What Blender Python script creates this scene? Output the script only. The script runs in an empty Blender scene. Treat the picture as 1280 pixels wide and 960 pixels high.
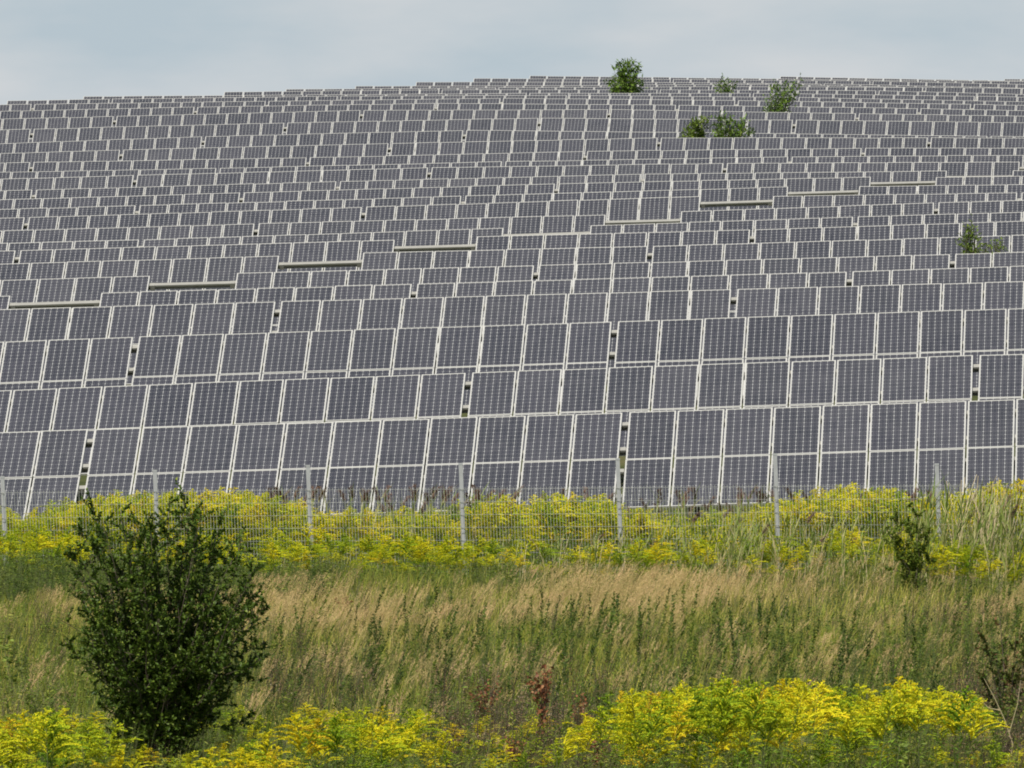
import bpy, math, random
import numpy as np
from mathutils import Matrix, Vector

# ------------------------------------------------------------------ camera, world, sun, exposure
SC = bpy.context.scene
COL = SC.collection
F = 14000.0           # focal length in pixels of the 1280 px wide photograph
HC = 4.0              # camera height
YH = 620.0            # image row of the horizon
cam = bpy.data.cameras.new('camera')
cam.sensor_width = 36.0
cam.lens = 36.0 * F / 1280.0
cam.shift_y = (YH - 480.0) / 1280.0
cam.clip_end = 20000
cam_o = bpy.data.objects.new('camera', cam)
cam_o.location = (0, 0, HC)
cam_o.rotation_euler = (math.radians(90), 0, 0)
COL.objects.link(cam_o)
SC.camera = cam_o

SUN_EL, SUN_AZ = math.radians(50), math.radians(212)   # azimuth clockwise from +Y: behind the camera, to the left
W = bpy.data.worlds.new('World')
SC.world = W
W.use_nodes = True
wn, wl = W.node_tree.nodes, W.node_tree.links
wn.clear()
w_out = wn.new('ShaderNodeOutputWorld')
w_bg = wn.new('ShaderNodeBackground')
w_bg.inputs['Strength'].default_value = 0.10
w_sky = wn.new('ShaderNodeTexSky')
w_sky.sky_type = 'NISHITA'
w_sky.sun_disc = False
w_sky.sun_elevation = SUN_EL
w_sky.sun_rotation = SUN_AZ
w_sky.air_density = 1.0
w_sky.dust_density = 1.2
w_tc = wn.new('ShaderNodeTexCoord')
w_map = wn.new('ShaderNodeMapping')
w_map.inputs['Scale'].default_value = (40, 40, 130)
w_map.inputs['Location'].default_value = (3.1, 0.4, 0.35)
w_noise = wn.new('ShaderNodeTexNoise')
w_noise.inputs['Scale'].default_value = 1.0
w_noise.inputs['Detail'].default_value = 5
w_noise.inputs['Roughness'].default_value = 0.48
w_ramp = wn.new('ShaderNodeValToRGB')
w_ramp.color_ramp.elements[0].position = 0.34
w_ramp.color_ramp.elements[0].color = (0, 0, 0, 1)
w_ramp.color_ramp.elements[1].position = 0.68
w_ramp.color_ramp.elements[1].color = (1, 1, 1, 1)
w_air = wn.new('ShaderNodeMix')            # thin cloud over hazy blue
w_air.data_type = 'RGBA'
w_air.inputs['A'].default_value = (4.7, 5.55, 6.15, 1)
w_air.inputs['B'].default_value = (6.2, 6.5, 6.75, 1)
w_mix = wn.new('ShaderNodeMix')            # the hazy air fills the sky near the horizon
w_mix.data_type = 'RGBA'
w_sep = wn.new('ShaderNodeSeparateXYZ')
w_hz = wn.new('ShaderNodeMapRange')
w_hz.inputs['From Min'].default_value = 0.02
w_hz.inputs['From Max'].default_value = 0.55
w_hz.inputs['To Min'].default_value = 1.0
w_hz.inputs['To Max'].default_value = 0.25
wl.new(w_tc.outputs['Generated'], w_map.inputs['Vector'])
wl.new(w_map.outputs['Vector'], w_noise.inputs['Vector'])
wl.new(w_noise.outputs['Fac'], w_ramp.inputs['Fac'])
wl.new(w_ramp.outputs['Color'], w_air.inputs['Factor'])
wl.new(w_tc.outputs['Generated'], w_sep.inputs[0])
wl.new(w_sep.outputs['Z'], w_hz.inputs['Value'])
wl.new(w_hz.outputs['Result'], w_mix.inputs['Factor'])
wl.new(w_sky.outputs['Color'], w_mix.inputs['A'])
wl.new(w_air.outputs['Result'], w_mix.inputs['B'])
wl.new(w_mix.outputs['Result'], w_bg.inputs['Color'])
wl.new(w_bg.outputs['Background'], w_out.inputs['Surface'])

sun = bpy.data.lights.new('sun', 'SUN')
sun.energy = 4.8
sun.angle = math.radians(0.5)
sun.color = (1.0, 0.94, 0.83)
sun_o = bpy.data.objects.new('sun', sun)
d = Vector((math.sin(SUN_AZ) * math.cos(SUN_EL), math.cos(SUN_AZ) * math.cos(SUN_EL), math.sin(SUN_EL)))
sun_o.rotation_euler = d.to_track_quat('Z', 'Y').to_euler()
sun_o.location = (0, 0, 60)
COL.objects.link(sun_o)

SC.view_settings.view_transform = 'Standard'
SC.view_settings.look = 'None'
SC.view_settings.exposure = 0.0
SC.view_settings.gamma = 1.0
SC.view_settings.use_curve_mapping = False
SC.cycles.filter_width = 1.9
SC.cycles.max_bounces = 6
SC.cycles.transparent_max_bounces = 8

random.seed(4)
RNG = np.random.default_rng(11)

# ------------------------------------------------------------------ helpers
def pix(x, y, Z):
    """world point seen at photograph pixel (x, y), Z metres in front of the camera"""
    return Vector(((x - 640.0) / F * Z, Z, HC + (YH - y) / F * Z))

def tag(o, label=None, cat=None, group=None, kind=None):
    if label: o['label'] = label
    if cat: o['category'] = cat
    if group: o['group'] = group
    if kind: o['kind'] = kind
    return o

def empty(name, loc):
    o = bpy.data.objects.new(name, None)
    o.empty_display_size = 0.3
    o.location = loc
    COL.objects.link(o)
    return o

def link(name, me, mats=None, parent=None, loc=None):
    if mats:
        for m in mats: me.materials.append(m)
    o = bpy.data.objects.new(name, me)
    COL.objects.link(o)
    if parent is not None: o.parent = parent
    if loc is not None: o.location = loc
    return o

def boxes_mesh(name, boxes):
    """boxes: (x0, x1, y0, y1, z0, z1)"""
    v, f = [], []
    for x0, x1, y0, y1, z0, z1 in boxes:
        b = len(v)
        v += [(x0,y0,z0),(x1,y0,z0),(x1,y1,z0),(x0,y1,z0),(x0,y0,z1),(x1,y0,z1),(x1,y1,z1),(x0,y1,z1)]
        f += [tuple(b+i for i in q) for q in ((0,3,2,1),(4,5,6,7),(0,1,5,4),(1,2,6,5),(2,3,7,6),(3,0,4,7))]
    me = bpy.data.meshes.new(name)
    me.from_pydata(v, [], f)
    return me

class Soup:
    """collects arrays of quads; every vertex carries a random tint"""
    def __init__(s): s.v, s.f, s.t, s.m, s.n = [], [], [], [], 0
    def add(s, v, f, t, m=0):
        v = np.asarray(v, float); f = np.asarray(f, int)
        s.v.append(v); s.f.append(f + s.n)
        s.t.append(np.broadcast_to(np.asarray(t, float), (len(v),)))
        s.m.append(np.full(len(f), m, int)); s.n += len(v)
    def arrays(s):
        return np.concatenate(s.v), np.concatenate(s.f), np.concatenate(s.t), np.concatenate(s.m)
    def mesh(s, name):
        v, f, t, m = s.arrays()
        me = bpy.data.meshes.new(name)
        me.vertices.add(len(v)); me.vertices.foreach_set('co', v.ravel())
        me.loops.add(f.size); me.loops.foreach_set('vertex_index', f.ravel())
        me.polygons.add(len(f))
        me.polygons.foreach_set('loop_start', np.arange(len(f)) * 4)
        me.polygons.foreach_set('loop_total', np.full(len(f), 4))
        me.polygons.foreach_set('material_index', m)
        me.update(calc_edges=True)
        a = me.attributes.new('tint', 'FLOAT', 'POINT')
        a.data.foreach_set('value', t)
        return me

def nrm(a): return a / np.maximum(np.linalg.norm(a, axis=-1, keepdims=True), 1e-9)

def ribbons(base, height, width, lean, yaw, seg=3, taper=1.0, curl=1.6):
    """grass blades: base (N,3), height, width (N,), lean (N,2) sideways reach in heights"""
    N = len(base)
    side = np.stack([np.cos(yaw), np.sin(yaw), np.zeros(N)], 1)
    L = []
    for k in range(seg + 1):
        t = k / seg
        c = base + np.stack([lean[:,0]*height*t**curl, lean[:,1]*height*t**curl, height*t*(1 - 0.25*np.hypot(lean[:,0], lean[:,1])*t)], 1)
        w = (width * (1 - taper * t**1.4) * 0.5)[:,None]
        L += [c - side*w, c + side*w]
    v = np.stack(L, 1).reshape(-1, 3)
    q = []
    for k in range(seg):
        q.append([2*k, 2*k+1, 2*k+3, 2*k+2])
    q = np.array(q)
    f = (np.arange(N)[:,None,None] * (2*(seg+1)) + q[None]).reshape(-1, 4)
    return v, f

def leaves(pos, dirn, nor, length, width, fold=0.25):
    """pointed leaves, folded a little along the middle: two quads each"""
    dirn = nrm(dirn); side = nrm(np.cross(dirn, nor)); up = np.cross(side, dirn)
    l = length[:,None]; w = width[:,None]
    p0 = pos; p1 = pos + dirn*l*0.45 - up*w*fold; p2 = pos + dirn*l - up*l*0.12
    a = pos + dirn*l*0.42 + side*w*0.5; b = pos + dirn*l*0.42 - side*w*0.5
    v = np.stack([p0, a, p2, p1, b], 1).reshape(-1, 3)
    q = np.array([[0, 3, 2, 1], [0, 4, 2, 3]])
    f = (np.arange(len(pos))[:,None,None]*5 + q[None]).reshape(-1, 4)
    return v, f, 5

def tube(path, radii, sides=5):
    path = np.asarray(path, float); n = len(path)
    tg = np.gradient(path, axis=0); tg = nrm(tg)
    ref = np.array([0.3, 1.0, 0.1])
    s = nrm(np.cross(tg, ref)); u = np.cross(s, tg)
    ang = np.linspace(0, 2*math.pi, sides, endpoint=False)
    v = (path[:,None,:] + np.asarray(radii)[:,None,None]*(np.cos(ang)[None,:,None]*s[:,None,:] + np.sin(ang)[None,:,None]*u[:,None,:])).reshape(-1, 3)
    f = []
    for i in range(n-1):
        for k in range(sides):
            k2 = (k+1) % sides
            f.append((i*sides+k, i*sides+k2, (i+1)*sides+k2, (i+1)*sides+k))
    return v, np.array(f)

# ------------------------------------------------------------------ materials
def mat(name):
    m = bpy.data.materials.new(name); m.use_nodes = True
    n, l = m.node_tree.nodes, m.node_tree.links
    return m, n, l, n['Principled BSDF']

def metal_mat(name, col, rough, metallic=0.6, var=0.25, scale=6):
    m, n, l, b = mat(name)
    tc = n.new('ShaderNodeTexCoord'); no = n.new('ShaderNodeTexNoise')
    no.inputs['Scale'].default_value = scale; no.inputs['Detail'].default_value = 5
    mx = n.new('ShaderNodeMix'); mx.data_type = 'RGBA'
    mx.inputs['A'].default_value = (*[c*(1-var) for c in col], 1); mx.inputs['B'].default_value = (*[min(1, c*(1+var*0.6)) for c in col], 1)
    l.new(tc.outputs['Object'], no.inputs['Vector']); l.new(no.outputs['Fac'], mx.inputs['Factor'])
    l.new(mx.outputs['Result'], b.inputs['Base Color'])
    b.inputs['Metallic'].default_value = metallic; b.inputs['Roughness'].default_value = rough
    return m

def leaf_mat(name, cols, rough=0.6, trans=0.25, patch=None, spec=0.3):
    """cols: list of (position, colour) over the per-leaf tint; patch: noise size for patches of tone"""
    m, n, l, b = mat(name)
    at = n.new('ShaderNodeAttribute'); at.attribute_name = 'tint'
    rp = n.new('ShaderNodeValToRGB')
    e = rp.color_ramp.elements
    while len(e) > 1: e.remove(e[-1])
    e[0].position = cols[0][0]; e[0].color = (*cols[0][1], 1)
    for p, c in cols[1:]:
        x = e.new(p); x.color = (*c, 1)
    src = at.outputs['Fac']
    if patch:
        ge = n.new('ShaderNodeNewGeometry'); no = n.new('ShaderNodeTexNoise')
        no.inputs['Scale'].default_value = patch; no.inputs['Detail'].default_value = 3
        ma = n.new('ShaderNodeMath'); ma.operation = 'MULTIPLY_ADD'
        ma.inputs[1].default_value = 1.1; ma.inputs[2].default_value = -0.55
        ad = n.new('ShaderNodeMath'); ad.operation = 'ADD'; ad.use_clamp = True
        l.new(ge.outputs['Position'], no.inputs['Vector']); l.new(no.outputs['Fac'], ma.inputs[0])
        l.new(ma.outputs[0], ad.inputs[0]); l.new(at.outputs['Fac'], ad.inputs[1]); src = ad.outputs[0]
    l.new(src, rp.inputs['Fac'])
    l.new(rp.outputs['Color'], b.inputs['Base Color'])
    b.inputs['Roughness'].default_value = rough
    b.inputs['Specular IOR Level'].default_value = spec
    if trans > 0:
        tr = n.new('ShaderNodeBsdfTranslucent'); ms = n.new('ShaderNodeMixShader'); ms.inputs['Fac'].default_value = trans
        l.new(rp.outputs['Color'], tr.inputs['Color'])
        l.new(b.outputs['BSDF'], ms.inputs[1]); l.new(tr.outputs['BSDF'], ms.inputs[2])
        l.new(ms.outputs['Shader'], n['Material Output'].inputs['Surface'])
    return m

PT = 0.82                                # panel pitch along a row
PW, PL, NC, NR = 0.792, 1.58, 6, 12      # solar panel width, length, cells across, cells along
def cell_mat():
    m, n, l, b = mat('solar_cells')
    tc = n.new('ShaderNodeTexCoord'); sp = n.new('ShaderNodeSeparateXYZ')
    l.new(tc.outputs['Object'], sp.inputs[0])
    def math_(op, a, b_=None, c=None):
        x = n.new('ShaderNodeMath'); x.operation = op
        for i, q in enumerate((a, b_, c)):
            if q is None: continue
            if isinstance(q, (int, float)): x.inputs[i].default_value = q
            else: l.new(q, x.inputs[i])
        return x.outputs[0]
    cw, ch = 0.742/NC, 1.53/NR
    u = math_('DIVIDE', math_('ADD', sp.outputs['X'], 0.371), cw)
    v = math_('DIVIDE', math_('ADD', sp.outputs['Y'], -0.025), ch)
    du = math_('MULTIPLY', math_('PINGPONG', u, 0.5), cw)      # distance to the nearest cell edge
    dv = math_('MULTIPLY', math_('PINGPONG', v, 0.5), ch)
    lu = math_('LESS_THAN', du, 0.0027); lv = math_('LESS_THAN', dv, 0.0011)
    dia = math_('LESS_THAN', math_('ADD', du, dv), 0.0165)
    white = math_('MAXIMUM', math_('MAXIMUM', lu, lv), dia)
    bus = math_('LESS_THAN', math_('ABSOLUTE', math_('ADD', du, -0.033)), 0.0010)
    oi = n.new('ShaderNodeObjectInfo')
    cr = n.new('ShaderNodeValToRGB')
    e = cr.color_ramp.elements
    e[0].color = (0.019, 0.020, 0.028, 1); e[1].color = (0.043, 0.042, 0.054, 1)
    # cells differ a little from one another
    fl = n.new('ShaderNodeCombineXYZ'); l.new(math_('FLOOR', u), fl.inputs[0]); l.new(math_('FLOOR', v), fl.inputs[1]); l.new(math_('MULTIPLY', oi.outputs['Random'], 90.0), fl.inputs[2])
    wn_ = n.new('ShaderNodeTexWhiteNoise'); l.new(fl.outputs[0], wn_.inputs['Vector'])
    l.new(math_('MULTIPLY_ADD', wn_.outputs['Value'], 0.45, math_('MULTIPLY', oi.outputs['Random'], 0.55)), cr.inputs['Fac'])
    m1 = n.new('ShaderNodeMix'); m1.data_type = 'RGBA'; m1.inputs['B'].default_value = (0.20, 0.20, 0.205, 1)
    l.new(bus, m1.inputs['Factor']); l.new(cr.outputs['Color'], m1.inputs['A'])
    m2 = n.new('ShaderNodeMix'); m2.data_type = 'RGBA'; m2.inputs['B'].default_value = (0.42, 0.42, 0.41, 1)
    l.new(white, m2.inputs['Factor']); l.new(m1.outputs['Result'], m2.inputs['A'])
    # dust towards patches
    no = n.new('ShaderNodeTexNoise'); no.inputs['Scale'].default_value = 1.7; no.inputs['Detail'].default_value = 6
    va = n.new('ShaderNodeVectorMath'); va.operation = 'ADD'
    l.new(tc.outputs['Object'], va.inputs[0]); l.new(oi.outputs['Location'], va.inputs[1]); l.new(va.outputs[0], no.inputs['Vector'])
    m3 = n.new('ShaderNodeMix'); m3.data_type = 'RGBA'; m3.inputs['B'].default_value = (0.29, 0.28, 0.27, 1)
    ge = n.new('ShaderNodeNewGeometry'); n2 = n.new('ShaderNodeTexNoise'); n2.inputs['Scale'].default_value = 0.07; n2.inputs['Detail'].default_value = 3
    l.new(ge.outputs['Position'], n2.inputs['Vector'])
    l.new(math_('MULTIPLY', math_('MULTIPLY', no.outputs['Fac'], n2.outputs['Fac']), 0.26), m3.inputs['Factor']); l.new(m2.outputs['Result'], m3.inputs['A'])
    l.new(m3.outputs['Result'], b.inputs['Base Color'])
    b.inputs['Roughness'].default_value = 0.16
    b.inputs['Specular IOR Level'].default_value = 0.5
    return m

M_cell = cell_mat()
M_frame = metal_mat('panel_frame_aluminium', (0.57, 0.56, 0.52), 0.5, 0.15, 0.14)
M_beam = metal_mat('beam_galvanised', (0.38, 0.37, 0.33), 0.55, 0.2, 0.25, 3)
M_rail = metal_mat('rail_steel', (0.36, 0.34, 0.30), 0.55, 0.3)
M_post = metal_mat('fence_galvanised', (0.42, 0.43, 0.43), 0.5, 0.35, 0.22, 9)
M_wire = metal_mat('fence_wire', (0.50, 0.51, 0.47), 0.5, 0.3)

def ground_mat():
    m, n, l, b = mat('ground_soil_and_turf')
    ge = n.new('ShaderNodeNewGeometry')
    no = n.new('ShaderNodeTexNoise'); no.inputs['Scale'].default_value = 0.8; no.inputs['Detail'].default_value = 8; no.inputs['Roughness'].default_value = 0.65
    rp = n.new('ShaderNodeValToRGB'); e = rp.color_ramp.elements
    e[0].position = 0.3; e[0].color = (0.045, 0.055, 0.020, 1); e[1].position = 0.7; e[1].color = (0.14, 0.12, 0.055, 1)
    x = e.new(0.5); x.color = (0.075, 0.085, 0.028, 1)
    l.new(ge.outputs['Position'], no.inputs['Vector']); l.new(no.outputs['Fac'], rp.inputs['Fac']); l.new(rp.outputs['Color'], b.inputs['Base Color'])
    b.inputs['Roughness'].default_value = 0.95; b.inputs['Specular IOR Level'].default_value = 0.1
    bp = n.new('ShaderNodeBump'); bp.inputs['Strength'].default_value = 0.6
    n2 = n.new('ShaderNodeTexNoise'); n2.inputs['Scale'].default_value = 7; n2.inputs['Detail'].default_value = 6
    l.new(ge.outputs['Position'], n2.inputs['Vector']); l.new(n2.outputs['Fac'], bp.inputs['Height']); l.new(bp.outputs['Normal'], b.inputs['Normal'])
    return m
M_ground = ground_mat()

# ------------------------------------------------------------------ the rows of solar tables, as surveyed
# each: tilt in degrees, top edge (x, y) along the row, kind of layout
#   gap=x : a table ends at x, tables of 11 panels run both ways from there
#   cut=(end, begin): left tables end at `end`, the row goes on after the diagonal path at `begin` with a table of 8
#   begin=x: the row starts there
ROWS = [
 dict(t=30, p=[(55,538.6),(430,527),(600,519.5),(777,516),(974,508.5),(1270,498.7)], gap=111, high=2),
 dict(t=31, p=[(74,485),(413,471.5),(583,466),(660,460.5),(819,457),(1046,449),(1220,444),(1280,442.5)], gap=583),
 dict(t=31, p=[(60,425),(167,421),(390,413),(497,410.5),(657,405),(765,402),(934,396),(1095,392),(1261,386)], gap=765.5),
 dict(t=30, p=[(40,385),(141,382),(345,377),(556,371),(710,366),(914,361.5),(1180,353.8),(1232,352.5)], gap=345),
 dict(t=27, p=[(14,369.4),(126,366),(270,361.6),(367,359),(515,355),(714,349),(813,346),(911,343.7),(1010,341),(1163,336.5),(1263,333)], cut=(13.7,126)),
 dict(t=26, p=[(5,349.5),(96,347),(188,345),(296,341.5),(482,336.5),(576,334),(668,331.6),(767,328.7),(908,325),(1002,322),(1144,318.7),(1243,316)], cut=(188,295.6)),
 dict(t=25, p=[(0,329.5),(81,327),(260,322),(349,319.6),(453,315.6),(541,313.7),(676,311),(766,308.7),(904,305.6),(1039,301),(1131,298),(1269,294)], cut=(349.4,453.5)),
 dict(t=22.5, p=[(18,313),(107,311),(236,307.5),(365,303),(494,299.7),(596,295.6),(725,292.7),(810,291),(940,287),(1031,284),(1162,279.7),(1249,277)], cut=(494,595.5)),
 dict(t=19, p=[(7,304),(90,302),(257,297),(341,294),(465,290.6),(589,287),(630,285),(737,282),(818,278.7),(902,276),(985,273.5),(1157,268),(1241,265.6)], cut=(630,737.5)),
 dict(t=23, p=[(39,288),(119,286),(237,282),(361,278),(479,275),(559,272.5),(679,269.6),(758,268.3),(851,264.5),(930,262.5),(1011,260),(1132,254.4),(1257,251)], cut=(757.5,851)),
 dict(t=27, p=[(25,272),(104,270),(259,265),(374,261.6),(449,259),(530,257),(684,251),(800,247.5),(876,245.2),(966,245),(1004,244.6),(1158,242.5),(1275,240.6)], cut=(876,966)),
 dict(t=21, p=[(17,261),(91,259),(241,255),(351,251.6),(463,248.5),(573,245),(689,242),(799,238.5),(910,235),(985,233.2),(1073,232.8),(1149,232),(1262,230.6)], cut=(985.6,1073.4)),
 dict(t=21, p=[(7,248.7),(114,245),(257,242),(367,239),(475,235),(582,232),(689,229.7),(800,226.5),(908,223.7),(1017,221.9),(1089,221),(1170,221.3),(1278,220)], cut=(1089,1169.5)),
 dict(t=20, p=[(29,237.5),(136,235),(239,232),(344,229),(450,226),(554,223.7),(694,220),(796,217.5),(905,216),(1010,215.8),(1149,213.7),(1184,213.5),(1266,213)], cut=(1184,1265.5)),
 dict(t=22, p=[(21,223),(121,220),(257,217),(358,213.7),(459,211.5),(561,208.7),(697,205.2),(798,204.5),(897,204),(1037,203.7),(1139,203),(1275,202.3)], cut=(1275,1352)),
 dict(t=22, p=[(12,214.7),(109,212.7),(239,211),(371,208),(469,206),(566,203.5),(667,201),(764,198.7),(895,197.5),(993,195.6),(1129,194),(1261,193.7)], gap=271),
 dict(t=22, p=[(32,203),(129,201.5),(255,199),(349,197.5),(447,196),(573,192.5),(667,190.6),(766,188.2),(892,186.2),(1019,185.2),(1150,184.6),(1246,184.6)], gap=730),
 dict(t=22, p=[(24,191),(114,188),(241,185),(362,182),(455,180),(581,176.6),(674,174.4),(766,172.2),(891,172),(1016,171.9),(1169,171.9),(1266,172.5)], gap=486),
 dict(t=22, p=[(16,178.7),(105,175.6),(253,170.6),(375,166.6),(466,165),(584,162.6),(679,163.6),(797,164.6),(886,165.6),(1009,167.5),(1131,169),(1280,170.5)], gap=253),
 dict(t=23, p=[(6,162),(96,160),(240,156.6),(355,153.5),(447,150.7),(563,149),(680,147.3),(797,148),(886,149),(1001,150),(1122,151),(1269,153)], gap=355.6),
 dict(t=22, p=[(26,148),(139,145.4),(254,142.5),(366,140),(451,137.8),(568,136.2),(681,136),(797,137),(910,139),(1025,141),(1141,143),(1256,144.6)], gap=451),
 dict(t=22, p=[(19,138.5),(130,136),(239,133.7),(352,131.8),(462,129.7),(575,128.7),(685,129),(795,130.6),(908,132),(1019,133),(1131,135),(1273,138)], gap=544),
 dict(t=21, p=[(10,130.6),(119,129),(253,127.5),(362,126),(470,124),(577,123),(687,122),(795,123.7),(929,125.5),(1012,127),(1149,129),(1259,131)], gap=332.5),
 dict(t=21, p=[(6,126),(110,124),(241,122.5),(372,120.6),(479,119.4),(583,118.8),(740,119),(795,120),(900,120.3),(1034,122),(1141,123),(1247,126)], begin=6, gap=137),
 dict(t=21, p=[(104,120.5),(231,120),(361,119),(467,116.5),(567,115.2),(661,116.3),(795,116.6),(900,116),(1030,117),(1135,118.5),(1265,121)], begin=104),
 dict(t=20, p=[(0,121),(280,115),(352,113.7),(475,112.2),(573,112),(669,113),(745,113),(897,111),(1023,112),(1124,113.7),(1254,117)], begin=280),
 dict(t=20, p=[(0,119),(357,111.5),(475,110),(573,109.6),(672,109.4),(746,109.2),(900,108),(1040,107.8),(1128,108.7),(1246,110)], begin=357),
 dict(t=20, p=[(0,117),(444,107.7),(512,107.4),(680,107),(800,106),(900,104.8),(1040,105.4),(1128,109.5),(1280,112)], begin=444),
 dict(t=20, p=[(0,115),(520,102.5),(587,102.5),(680,102),(750,102.3),(900,103.6),(1040,104.6),(1128,107),(1280,110)], begin=520),
 dict(t=20, p=[(0,113),(592,98),(680,97.7),(750,98.2),(900,99.6),(1040,100.4),(1128,102),(1200,103),(1280,105)], begin=592),
 dict(t=19, p=[(0,111),(662,94.8),(740,95),(800,96),(890,97.4),(950,98),(1040,99),(1128,100.5),(1280,101.6)], begin=662),
 dict(t=19, p=[(0,109),(700,99),(975,95.6),(1040,96.2),(1128,99.3),(1280,101)], begin=975),
 dict(t=19, p=[(0,108),(900,100),(1255,98.8),(1300,98.8),(1400,99.5)], begin=1255),
]
GAP = 0.095                      # space between tables
TILT = math.radians(30)
def row_Z0(i): return F * PT * (0.01655 + 0.000965 * i)
def row_A(i): return 0.077 - 0.008 * min(1.0, i / 19.0)
def row_B(i): return 0.035 * min(1.0, i / 19.0) / 1120.0 * F / row_Z0(i)      # the upper rows bend a little with the hill
def row_depth(i, x):
    """distance of row i's top edge at photograph column x"""
    Z0 = row_Z0(i); s = (x - 640.0) / F
    Z = Z0
    for _ in range(4):
        X = s * Z
        Z = Z0 - row_A(i) * X - 0.5 * row_B(i) * X * X
    return Z
def row_y(i, x):
    p = ROWS[i]['p']
    if x <= p[0][0]: a, b = p[0], p[1]
    elif x >= p[-1][0]: a, b = p[-2], p[-1]
    else:
        for a, b in zip(p, p[1:]):
            if a[0] <= x <= b[0]: break
    s = (b[1]-a[1])/(b[0]-a[0])
    return a[1] + s*(x-a[0])
def row_pt(i, x): return pix(x, row_y(i, x), row_depth(i, x))
def walk(i, x, dist):
    """column where the row has run `dist` metres further from x"""
    a = row_pt(i, x); step = dist * F / row_depth(i, x)
    lo, hi = (x, x + 1.3*step) if dist > 0 else (x + 1.3*step, x)
    for _ in range(40):
        mid = 0.5*(lo+hi)
        d_ = (row_pt(i, mid) - a).length
        if dist > 0: lo, hi = (mid, hi) if d_ < dist else (lo, mid)
        else: lo, hi = (lo, mid) if d_ < -dist else (mid, hi)
    return 0.5*(lo+hi)

CLEAR = 0.5
SLANT = 2 * PL + 0.02
def row_ground(i, x):
    Z = row_depth(i, x)
    return HC + (YH - row_y(i, x)) / F * Z - SLANT * math.sin(TILT) - CLEAR

# ground height below the camera's eye, by distance in units of F/5200 metres
MEADOW = [(0, -3.9), (30, -4.1), (38, -3.7), (44, -3.1), (48, -2.72), (52, -2.36), (56, -2.02), (60, -1.70), (65, -1.32), (67, -1.12), (69.2, -0.78)]
U = F / 5200.0
def meadow_z(Y):
    return HC + np.interp(np.asarray(Y) / U, [a for a, _ in MEADOW], [b for _, b in MEADOW])
def bumps(X, Y): return 0.06*np.sin(X*0.9+Y*0.13) + 0.05*np.sin(X*0.37-Y*0.22)
YM = 66.5 * U                    # where the meadow gives way to the hill
def ground_z(X, Y):
    if Y < YM:
        return float(meadow_z(Y)) + float(bumps(X, Y))
    x = max(-350, min(1600, 640 + X * F / Y))
    n = len(ROWS); back = SLANT * 0.5 * math.cos(TILT)
    ds = [row_depth(i, x) - back for i in (0, n-1)]
    fi = (Y - ds[0]) / (ds[1]-ds[0]) * (n-1)
    if fi < 0:
        z1 = row_ground(0, x); z0 = float(meadow_z(YM)) + float(bumps(X, YM)); t = (Y-YM)/max(0.1, ds[0]-YM)
        return z0 + (z1-z0)*max(0, min(1, t))
    if fi >= n-1:
        return row_ground(n-1, x) - 0.3 - 18*min(1, (fi-(n-1))/12)
    a = int(fi); t = fi - a
    return row_ground(a, x)*(1-t) + row_ground(a+1, x)*t

# ------------------------------------------------------------------ ground sheet to the horizon
def build_ground():
    ys = list(np.arange(0, 100, 10.0)) + list(np.arange(100, 180, 2.0)) + list(np.arange(180, 545, 2.2)) + [560, 590, 630, 680, 750, 900, 1400, 3000, 9000]
    us = np.concatenate([[-4000, -900, -300, -150, -90, -60], np.arange(-44, 44.1, 1.1), [60, 90, 150, 300, 900, 4000]])
    v, f = [], []
    for Y in ys:
        for X in us:
            v.append((X, Y, ground_z(float(X), float(Y))))
    nx = len(us)
    for j in range(len(ys)-1):
        for i in range(nx-1):
            f.append((j*nx+i, j*nx+i+1, (j+1)*nx+i+1, (j+1)*nx+i))
    me = bpy.data.meshes.new('ground'); me.from_pydata(v, [], f); me.shade_smooth()
    tag(link('ground', me, [M_ground]), kind='structure')
build_ground()

# ------------------------------------------------------------------ solar tables
def panel_meshes():
    hw, fw, th = PW/2, 0.0205, 0.036
    glass = boxes_mesh('panel', [(-hw+fw*0.6, hw-fw*0.6, fw*0.6, PL-fw*0.6, -th*0.5, -0.004)])
    glass.materials.append(M_cell)
    fr = boxes_mesh('frame', [(-hw, -hw+fw, 0, PL, -th, 0), (hw-fw, hw, 0, PL, -th, 0),
                              (-hw+fw, hw-fw, 0, fw, -th, 0), (-hw+fw, hw-fw, PL-fw, PL, -th, 0)])
    fr.materials.append(M_frame)
    return glass, fr
GLASS, FRAME = panel_meshes()
def octo(x0, x1, ry, rz, y, z):
    """a rounded bar along x"""
    ang = [math.pi/8 + k*math.pi/4 for k in range(8)]
    v = [(x, y+ry*math.cos(a), z+rz*math.sin(a)) for x in (x0, x1) for a in ang]
    f = [(k, (k+1) % 8, 8+(k+1) % 8, 8+k) for k in range(8)] + [tuple(range(7, -1, -1)), tuple(range(8, 16))]
    return v, f
def poly_mesh(name, bits, m):
    v, f = [], []
    for a, b in bits:
        n0 = len(v); v += a; f += [tuple(n0+k for k in q) for q in b]
    me = bpy.data.meshes.new(name); me.from_pydata(v, [], f); me.materials.append(m)
    return me
_rails, _posts = {}, {}
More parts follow.
